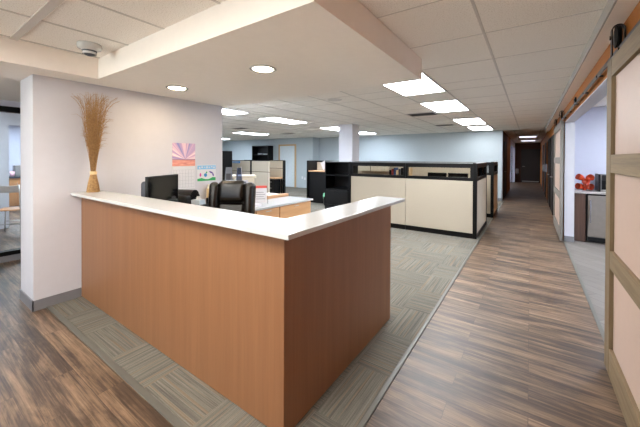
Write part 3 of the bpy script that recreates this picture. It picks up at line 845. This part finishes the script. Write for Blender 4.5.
# left cubicle group
t = thing('cubicle_partition', 'beige tiled cubicle partition with a small blue sign, behind the black chair', 'partition', (-8.5, 7.2, 0), 0, 'cubicle partitions')
seams = [-10.2, -9.3, -7.87, -7.02]
for k in range(3):
    a, b_ = seams[k] + .02, seams[k + 1] - .02
    B().box(a, b_, 7.195, 7.255, .10, 1.0, .006).build('fabric_panel', 'panel fabric', t)
    B().box(a, b_, 7.195, 7.255, 1.015, 1.37, .006).build('fabric_panel', 'panel fabric', t)
f = B()
f.box(-10.2, -7.02, 7.20, 7.25, .007, .10); f.box(-10.2, -7.02, 7.20, 7.25, 1.37, 1.39); f.box(-10.2, -7.02, 7.205, 7.245, 1.0, 1.015)
for x in seams[:-1]: f.box(x - .035, x + .035, 7.185, 7.26, .007, 1.39)
f.build('frame', 'black metal', t)
t = thing('cubicle_sign', 'small blue sign on the left cubicle partition', 'sign', (-8.3, 7.19, 1.33))
B().box(-8.91, -8.43, 7.185, 7.194, 1.285, 1.36).build('board', 'blue ink', t)
b = B()
for k in range(5): b.box(-8.83 + k * .07, -8.785 + k * .07, 7.182, 7.186, 1.31, 1.337)
b.build('lettering', 'white paper', t)
t = thing('cubicle_partition', 'beige inner partition behind the small black file cabinet', 'partition', (-8.5, 8.4, 0), 0, 'cubicle partitions')
B().box(-9.6, -7.47, 8.40, 8.46, .08, 1.08, .006).build('fabric_panel', 'panel fabric', t)
B().box(-9.6, -7.47, 8.40, 8.46, 1.095, 1.37, .006).build('fabric_panel', 'panel fabric', t)
f = B(); f.box(-9.6, -7.47, 8.41, 8.45, .007, .08); f.box(-9.6, -7.47, 8.41, 8.45, 1.08, 1.095); f.box(-9.6, -7.42, 8.40, 8.46, 1.37, 1.392); f.box(-7.47, -7.42, 8.36, 8.47, .007, 1.37)
f.build('frame', 'black metal', t)
t = thing('desk', 'maple topped desk in the left cubicle above the black file cabinet', 'desk', (-8.3, 8.1, 0))
B().box(-9.4, -7.48, 7.98, 8.39, .72, .76, .004).build('desktop', 'maple edge', t)
B().box(-9.38, -9.34, 7.88, 8.38, .007, .72).build('leg', 'black metal', t)
B().box(-7.53, -7.50, 8.34, 8.38, .007, .72).build('leg', 'black metal', t)
t = thing('file_cabinet', 'small black three-drawer file cabinet under the left cubicle desk', 'cabinet', (-7.9, 8.1, 0))
B().box(-7.95, -7.57, 8.04, 8.36, .01, .70, .004).build('body', 'black plastic', t)
for k in range(3):
    z = .04 + k * .22; q = B().box(-7.93, -7.59, 8.025, 8.04, z, z + .205, .003).build('drawer', 'black plastic', t)
    B().box(-7.82, -7.70, 8.015, 8.025, z + .11, z + .13, .002).build('handle', 'steel', q)
t = thing('tall_cabinet', 'tall black cabinet rising behind the brochure stand', 'cabinet', (-8.3, 6.6, 0))
B().box(-8.95, -8.55, 6.45, 6.95, .007, 1.71, .006).build('body', 'black metal', t)
for s in (0, 1): 
    q = B().box(-8.94 + s * .2, -8.76 + s * .2, 6.435, 6.45, .05, 1.69, .004).build('door', 'black metal', t)
    B().cyl((-8.77 + s * .04, 6.43, .85), (-8.77 + s * .04, 6.43, 1.0), .006, 8).build('handle', 'steel', q)
# bookcase on the far wall
t = thing('bookcase', 'tall black bookcase against the far blue wall', 'bookcase', (-11.6, 11.3, 0))
b = B(); X0, X1 = -12.4, -11.2
b.box(X0, X0 + .04, 11.4, 11.79, .007, 2.12); b.box(X1 - .04, X1, 11.4, 11.79, .007, 2.12); b.box(X0, X1, 11.76, 11.79, .007, 2.12); b.box(X0, X1, 11.4, 11.79, 2.08, 2.12)
b.build('carcass', 'black metal', t)
for z in (.05, .45, .9, 1.25, 1.62): B().box(X0 + .04, X1 - .04, 11.42, 11.76, z, z + .03).build('shelf', 'black metal', t)
tag(B().box(-12.05, -11.8, 11.5, 11.7, 1.651, 1.72, .01).build('storage_box', 'grey ink', None), 'small grey box on a shelf of the black bookcase', 'box')
t = thing('document_box', 'pale paper holder on a shelf of the black bookcase', 'box', (-11.55, 11.6, 1.66))
B().box(-11.65, -11.45, 11.5, 11.7, 1.651, 1.69, .01).build('body', 'white paper', t)
# far door
f = B()
f.box(-10.80, -10.71, 11.76, 11.8, .007, 2.17); f.box(-9.72, -9.63, 11.76, 11.8, .007, 2.17); f.box(-10.71, -9.72, 11.76, 11.8, 2.09, 2.17)
o = struct(f.build('door_7', 'door wood frame'))
B().box(-10.71, -9.72, 11.78, 11.799, .01, 2.09).build('door_leaf', 'door white blue', o)
t = thing('wall_outlet', 'pair of white wall outlets on the blue wall right of the far door', 'outlet', (-9.15, 11.79, .45))
for dx in (0, .16): B().box(-9.28 + dx, -9.20 + dx, 11.785, 11.7995, .45 - dx * .3, .57 - dx * .3, .003).build('cover_plate', 'white paper', t)

# white column
t = B().box(-4.70, -4.25, 7.77, 8.2, .006, CZ); struct(t.build('wall_column', 'wall white'))

# ================================================================== BARN DOORS
def barn_door(name, label, y0, y1, wv, wh, group='sliding barn doors'):
    t = thing(name, label, 'door', (.465, (y0 + y1) / 2, 0), 0, group)
    xf, xb = .444, .486
    for (a, b_) in ((y0, y0 + .14), (y1 - .14, y1)):
        B().box(xf, xb, a, b_, .02, 2.16, .003).build('stile', wv, t)
    for (z0, z1) in ((.02, .20), (.743, .862), (1.387, 1.51), (2.035, 2.16)):
        B().box(xf + .0005, xb, y0 + .141, y1 - .141, z0, z1, .003).build('cross_rail', wh, t)
    for (z0, z1) in ((.20, .743), (.862, 1.387), (1.51, 2.035)):
        B().box(xf + .022, xb - .012, y0 + .141, y1 - .141, z0, z1).build('door_panel', 'door pink', t)
    return t
nd = barn_door('barn_door', 'near sliding barn door with weathered wood frame and pale pink panels', 1.0, 2.93, 'barn wood vertical', 'barn wood horizontal')
fd = barn_door('barn_door', 'far sliding barn door with a grey frame beyond the pantry opening', 6.90, 8.80, 'grey wood vertical', 'grey wood vertical')
def hanger(y, label):
    t = thing('door_hanger', label, 'hanger', (.46, y, 2.2), 0, 'barn door roller hangers')
    path = [(.436, 2.162), (.436, 2.30)] + [(.470 - .034 * math.cos(k * PI / 12), 2.33 + .034 * math.sin(k * PI / 12)) for k in range(13)] + [(.504, 2.22)]
    pin = [(.442, 2.162), (.442, 2.30)] + [(.470 - .028 * math.cos(k * PI / 12), 2.33 + .028 * math.sin(k * PI / 12)) for k in range(13)] + [(.498, 2.22)]
    b = B()
    b.prism(path + pin[::-1], .045, Matrix.Translation((0, y + .0225, 0)) @ Matrix.Rotation(PI / 2, 4, 'X'))
    b.build('strap', 'strap steel', t)
    w = B(); w.tube([(.456, y, 2.284), (.461, y, 2.284), (.467, y, 2.284), (.472, y, 2.284), (.480, y, 2.284)], [.068, .072, .064, .072, .068], 32); w.build('wheel', 'black metal', t, 'auto')
    B().cyl((.428, y, 2.284), (.436, y, 2.284), .014, 12).build('axle_bolt', 'strap steel', t, 'auto')
# note: rail under wheels
hanger(2.76, 'black roller hanger at the top corner of the near barn door')
hanger(7.10, 'black roller hanger at the near end of the far barn door')
hanger(8.55, 'black roller hanger at the far end of the far barn door')
t = thing('sliding_rail', 'long dark steel sliding door rail along the orange wall', 'rail', (.47, 5, 2.19))
B().box(.466, .473, .8, 9.3, 2.172, 2.214, .001).build('track_bar', 'rail steel', t)
for k in range(11):
    y = 1.1 + k * .8
    B().cyl((.458, y, 2.189), (.507, y, 2.189), .010, 12).build('rail_bolt', 'strap steel', t, 'auto')
t = thing('rail_stop', 'black round stop clamped on the rail over the middle of the opening', 'rail stop', (.46, 4.9, 2.2))
b = B(); b.cyl((.448, 4.9, 2.215), (.464, 4.9, 2.215), .035, 20); b.box(.448, .464, 4.87, 5.0, 2.19, 2.235, .003); b.build('clamp', 'black metal', t, 'auto')
B().cyl((.440, 4.9, 2.215), (.448, 4.9, 2.215), .012, 10).build('bolt', 'strap steel', t, 'auto')

# ================================================================== PANTRY
t = thing('base_cabinet', 'dark walnut base cabinet beside the small steel fridge', 'cabinet', (.7, 7.3, 0))
B().box(.655, .815, 7.12, 7.74, .005, .865, .003).build('filler_panel', 'walnut', t)
B().box(1.46, 2.6, 7.12, 7.74, .005, .865, .003).build('body', 'walnut', t)
for k in range(2): 
    q = B().box(1.48 + k * .56, 2.02 + k * .56, 7.10, 7.12, .1, .85, .003).build('door', 'walnut', t)
    B().cyl((1.95 + k * .12, 7.085, .6), (1.95 + k * .12, 7.085, .75), .006, 8).build('handle', 'steel', q)
o = tag(B().box(.65, 2.65, 7.08, 7.745, .867, .90, .004).build('countertop', 'counter stone', None), 'speckled grey stone worktop over the fridge and walnut cabinet', 'worktop')
t = thing('mini_fridge', 'small stainless steel undercounter fridge in the pantry', 'fridge', (1.13, 7.4, 0))
B().box(.825, 1.45, 7.14, 7.72, .02, .862, .004).build('body', 'black plastic', t)
q = B().box(.845, 1.43, 7.10, 7.138, .11, .835, .006).build('door', 'fridge steel', t)
b = B(); b.cyl((.875, 7.065, .36), (.875, 7.065, .76), .010, 12)
for z in (.40, .72): b.cyl((.875, 7.065, z), (.875, 7.10, z), .007, 8)
b.build('handle', 'chrome', q, 'auto')
B().box(.845, 1.43, 7.11, 7.139, .025, .10, .003).build('grille', 'black plastic', t)
# orange trumpet sculpture
t = thing('orange_sculpture', 'glossy orange sculpture of five joined cups on the pantry worktop', 'sculpture', (.9, 7.4, .90))
def cup(c, dirv, r, L, nm='cup'):
    dv = Vector(dirv).normalized(); M = Matrix.Translation(c) @ dv.to_track_quat('Z', 'Y').to_matrix().to_4x4()
    B().lathe([(0, -L * .55), (r * .35, -L * .5), (r * .7, -L * .3), (r * .92, 0), (r, L * .35), (r * .96, L * .38), (r * .86, 0), (r * .6, -L * .28), (0, -L * .45)], (0, 0, 0), 28, M).build(nm, 'orange glaze', t, True)
cc = Vector((.835, 7.42, 1.05))
cup(cc + Vector((-.06, 0, .085)), (-1, -.6, .55), .058, .14); cup(cc + Vector((.06, -.02, .085)), (1, -1.6, .5), .06, .12)
cup(cc + Vector((-.065, 0, -.08)), (-1, -.8, .1), .06, .13); cup(cc + Vector((.06, -.02, -.08)), (1, -1.6, .0), .06, .12)
cup(cc + Vector((0.0, -.05, .015)), (.5, -1, .2), .056, .12)
B().lathe([(0, -.149), (.03, -.149), (.03, -.13), (.02, -.05), (.045, .0), (.03, .05), (0, .06)], tuple(cc), 20).build('core', 'orange glaze', t, True)
t = thing('coffee_maker', 'black coffee maker with a silver side strip on the pantry worktop', 'coffee maker', (1.25, 7.45, .90))
B().box(1.00, 1.03, 7.25, 7.60, .901, 1.21, .008).build('side_panel', 'black plastic', t)
B().box(1.031, 1.04, 7.235, 7.60, .91, 1.20, .003).build('silver_strip', 'steel', t)
B().box(1.041, 1.28, 7.38, 7.62, .901, 1.20, .01).build('body', 'black plastic', t)
B().box(1.045, 1.28, 7.23, 7.379, 1.10, 1.20, .012).build('brew_head', 'black plastic', t)
B().box(1.045, 1.28, 7.23, 7.379, .901, .93, .004).build('drip_tray', 'steel', t)
B().lathe([(.025, -.0), (.025, -.03), (.012, -.04), (0, -.04)], (1.15, 7.29, 1.10), 16).build('spout', 'steel', t, True)
tag(B().lathe([(0, 0), (.04, 0), (.042, .1), (.038, .1), (.036, .01), (0, .01)], (1.15, 7.31, .931)).build('mug', 'white paper', None, True), 'white mug under the coffee maker spout', 'mug')

# corridor wall items
t = thing('hand_sanitizer', 'small white dispenser on the end wall left of the far dark door', 'dispenser', (-.68, 22.95, .6))
B().box(-.76, -.60, 22.88, 23.0, .55, .85, .02, 3).build('body', 'white paper', t)
B().box(-.72, -.64, 22.92, 23.0, .48, .55, .01).build('nozzle', 'grey plastic', t)
t = thing('wall_dispenser', 'pale dispenser on the right wall far down the hallway', 'dispenser', (.47, 13.8, 1.2))
B().lathe([(0, 1.02), (.05, 1.02), (.075, 1.1), (.075, 1.2), (.05, 1.27), (0, 1.28)], (.43, 13.8, 0), 18).build('body', 'grey ink', t, True)
B().box(.47, .507, 13.74, 13.86, 1.0, 1.28, .004).build('back_plate', 'grey ink', t)

# ================================================================== LEFT GLASS-FRONT ROOM
t = thing('side_chair', 'metal framed chair with a pale wooden seat inside the glass fronted room', 'chair', (0, 0, 0))
for sx in (-1, 1):
    for sy in (-1, 1):
        top = .45 if sy < 0 else .95
        B().tube([(sx * .20, sy * .22, .0), (sx * .17, sy * .17, .45)] + ([(sx * .17, sy * .21, .95)] if sy > 0 else []), .011, 8).build('leg', 'steel', t, True)
B().box(-.21, .21, -.21, .20, .45, .475, .012).build('seat', 'oak', t)
B().box(-.17, .17, .20, .215, .80, .93, .006, 2).build('backrest', 'steel', t)
b = B(); b.tube([(-.19, -.2, .2), (.19, -.2, .2)], .008, 8); b.tube([(-.19, .2, .2), (.19, .2, .2)], .008, 8); b.build('stretcher', 'steel', t)
move(t, (-8.3, 1.44, 0), math.radians(-120))
t = thing('round_table', 'small table with an oak top inside the glass fronted room', 'table', (-7.3, .62, 0))
B().lathe([(0, .72), (.42, .72), (.43, .735), (.42, .75), (0, .75)], (-7.3, .62, 0), 40).build('tabletop', 'oak', t, 'auto')
B().cyl((-7.3, .62, .03), (-7.3, .62, .72), .035, 16).build('pedestal', 'black metal', t, 'auto')
B().lathe([(0, 0), (.28, 0), (.28, .015), (.05, .04), (0, .04)], (-7.3, .62, 0), 30).build('base', 'black metal', t, 'auto')
t = thing('oak_cabinet', 'oak base cabinet with a dark top in the room behind the glass', 'cabinet', (-12.8, 2, 0))
B().box(-13.48, -12.72, 1.2, 2.97, .0, .84, .004).build('body', 'oak', t)
for k in range(3):
    q = B().box(-12.72, -12.70, 1.22 + k * .58, 1.78 + k * .58, .08, .82, .004).build('door', 'oak', t)
    B().cyl((-12.69, 1.72 + k * .58, .55), (-12.69, 1.72 + k * .58, .7), .006, 8).build('handle', 'steel', q)
B().box(-13.48, -12.68, 1.18, 2.97, .842, .88, .004).build('countertop', 'toner', t)
t = thing('coffee_urn', 'dark coffee machine on the oak cabinet in the left room', 'coffee machine', (-13.1, 1.95, .88))
B().box(-13.3, -12.95, 1.86, 2.12, .881, 1.34, .02).build('body', 'black plastic', t)
B().lathe([(0, 0), (.07, 0), (.08, .1), (.06, .17), (.05, .17), (0, .16)], (-12.86, 2.0, .881), 20).build('carafe', 'toner', t, True)
tag(B().lathe([(0, 0), (.05, 0), (.06, .16), (.055, .16), (.045, .01), (0, .01)], (-12.85, 2.22, .881)).build('cup_stack', 'pale pink', None, True), 'pink and white cup on the oak cabinet in the left room', 'cup')
tag(B().box(-13.3, -13.0, 2.3, 2.5, .881, 1.22, .02).build('appliance', 'steel', None), 'silver appliance on the oak cabinet in the left room', 'appliance')

# ================================================================== WORLD, CAMERA
w = bpy.data.worlds.new('World'); S.world = w; w.use_nodes = True
nt = w.node_tree; bg = nt.nodes['Background']
# daylight outside the windows: soft sky above, stronger glow added below the horizon to lift the ceilings
tc = nt.nodes.new('ShaderNodeTexCoord'); sp = nt.nodes.new('ShaderNodeSeparateXYZ'); rp = nt.nodes.new('ShaderNodeValToRGB')
nt.links.new(tc.outputs['Generated'], sp.inputs[0]); mr = nt.nodes.new('ShaderNodeMapRange')
mr.inputs[1].default_value = -.08; mr.inputs[2].default_value = .08; mr.inputs[3].default_value = 3.0; mr.inputs[4].default_value = 1.5
nt.links.new(sp.outputs[2], mr.inputs[0]); nt.links.new(sp.outputs[2], rp.inputs[0])
rp.color_ramp.elements[0].position = 0.0; rp.color_ramp.elements[0].color = (*lin((250, 246, 240)), 1)
rp.color_ramp.elements[1].position = .1; rp.color_ramp.elements[1].color = (*lin((214, 228, 252)), 1)
nt.links.new(rp.outputs[0], bg.inputs[0]); nt.links.new(mr.outputs[0], bg.inputs[1])

cam = bpy.data.cameras.new('camera'); co = bpy.data.objects.new('camera', cam); COL.objects.link(co)
cam.sensor_fit = 'HORIZONTAL'; cam.sensor_width = 36; F = 303.0; cam.lens = 36 * F / 640
cam.clip_start = .02; cam.clip_end = 100
PITCH, ROLL, YAW = math.radians(-.4), math.radians(.22), math.radians(34.75)
R = Matrix.Rotation(YAW, 4, 'Z') @ Matrix.Rotation(PI / 2 + PITCH, 4, 'X') @ Matrix.Rotation(ROLL, 4, 'Z')
co.matrix_world = Matrix.Translation((0, 0, 1.48)) @ R
cam.shift_x = 0; cam.shift_y = -((213.5 - 158) - F * math.tan(math.radians(.4))) / 640
S.camera = co
S.view_settings.view_transform = 'Standard'; S.view_settings.look = 'None'
S.view_settings.gamma = 1; S.view_settings.use_curve_mapping = False
S.view_settings.exposure = 1.95
S.cycles.max_bounces = 8; S.cycles.diffuse_bounces = 5; S.cycles.use_denoising = True
S.cycles.sample_clamp_indirect = 6
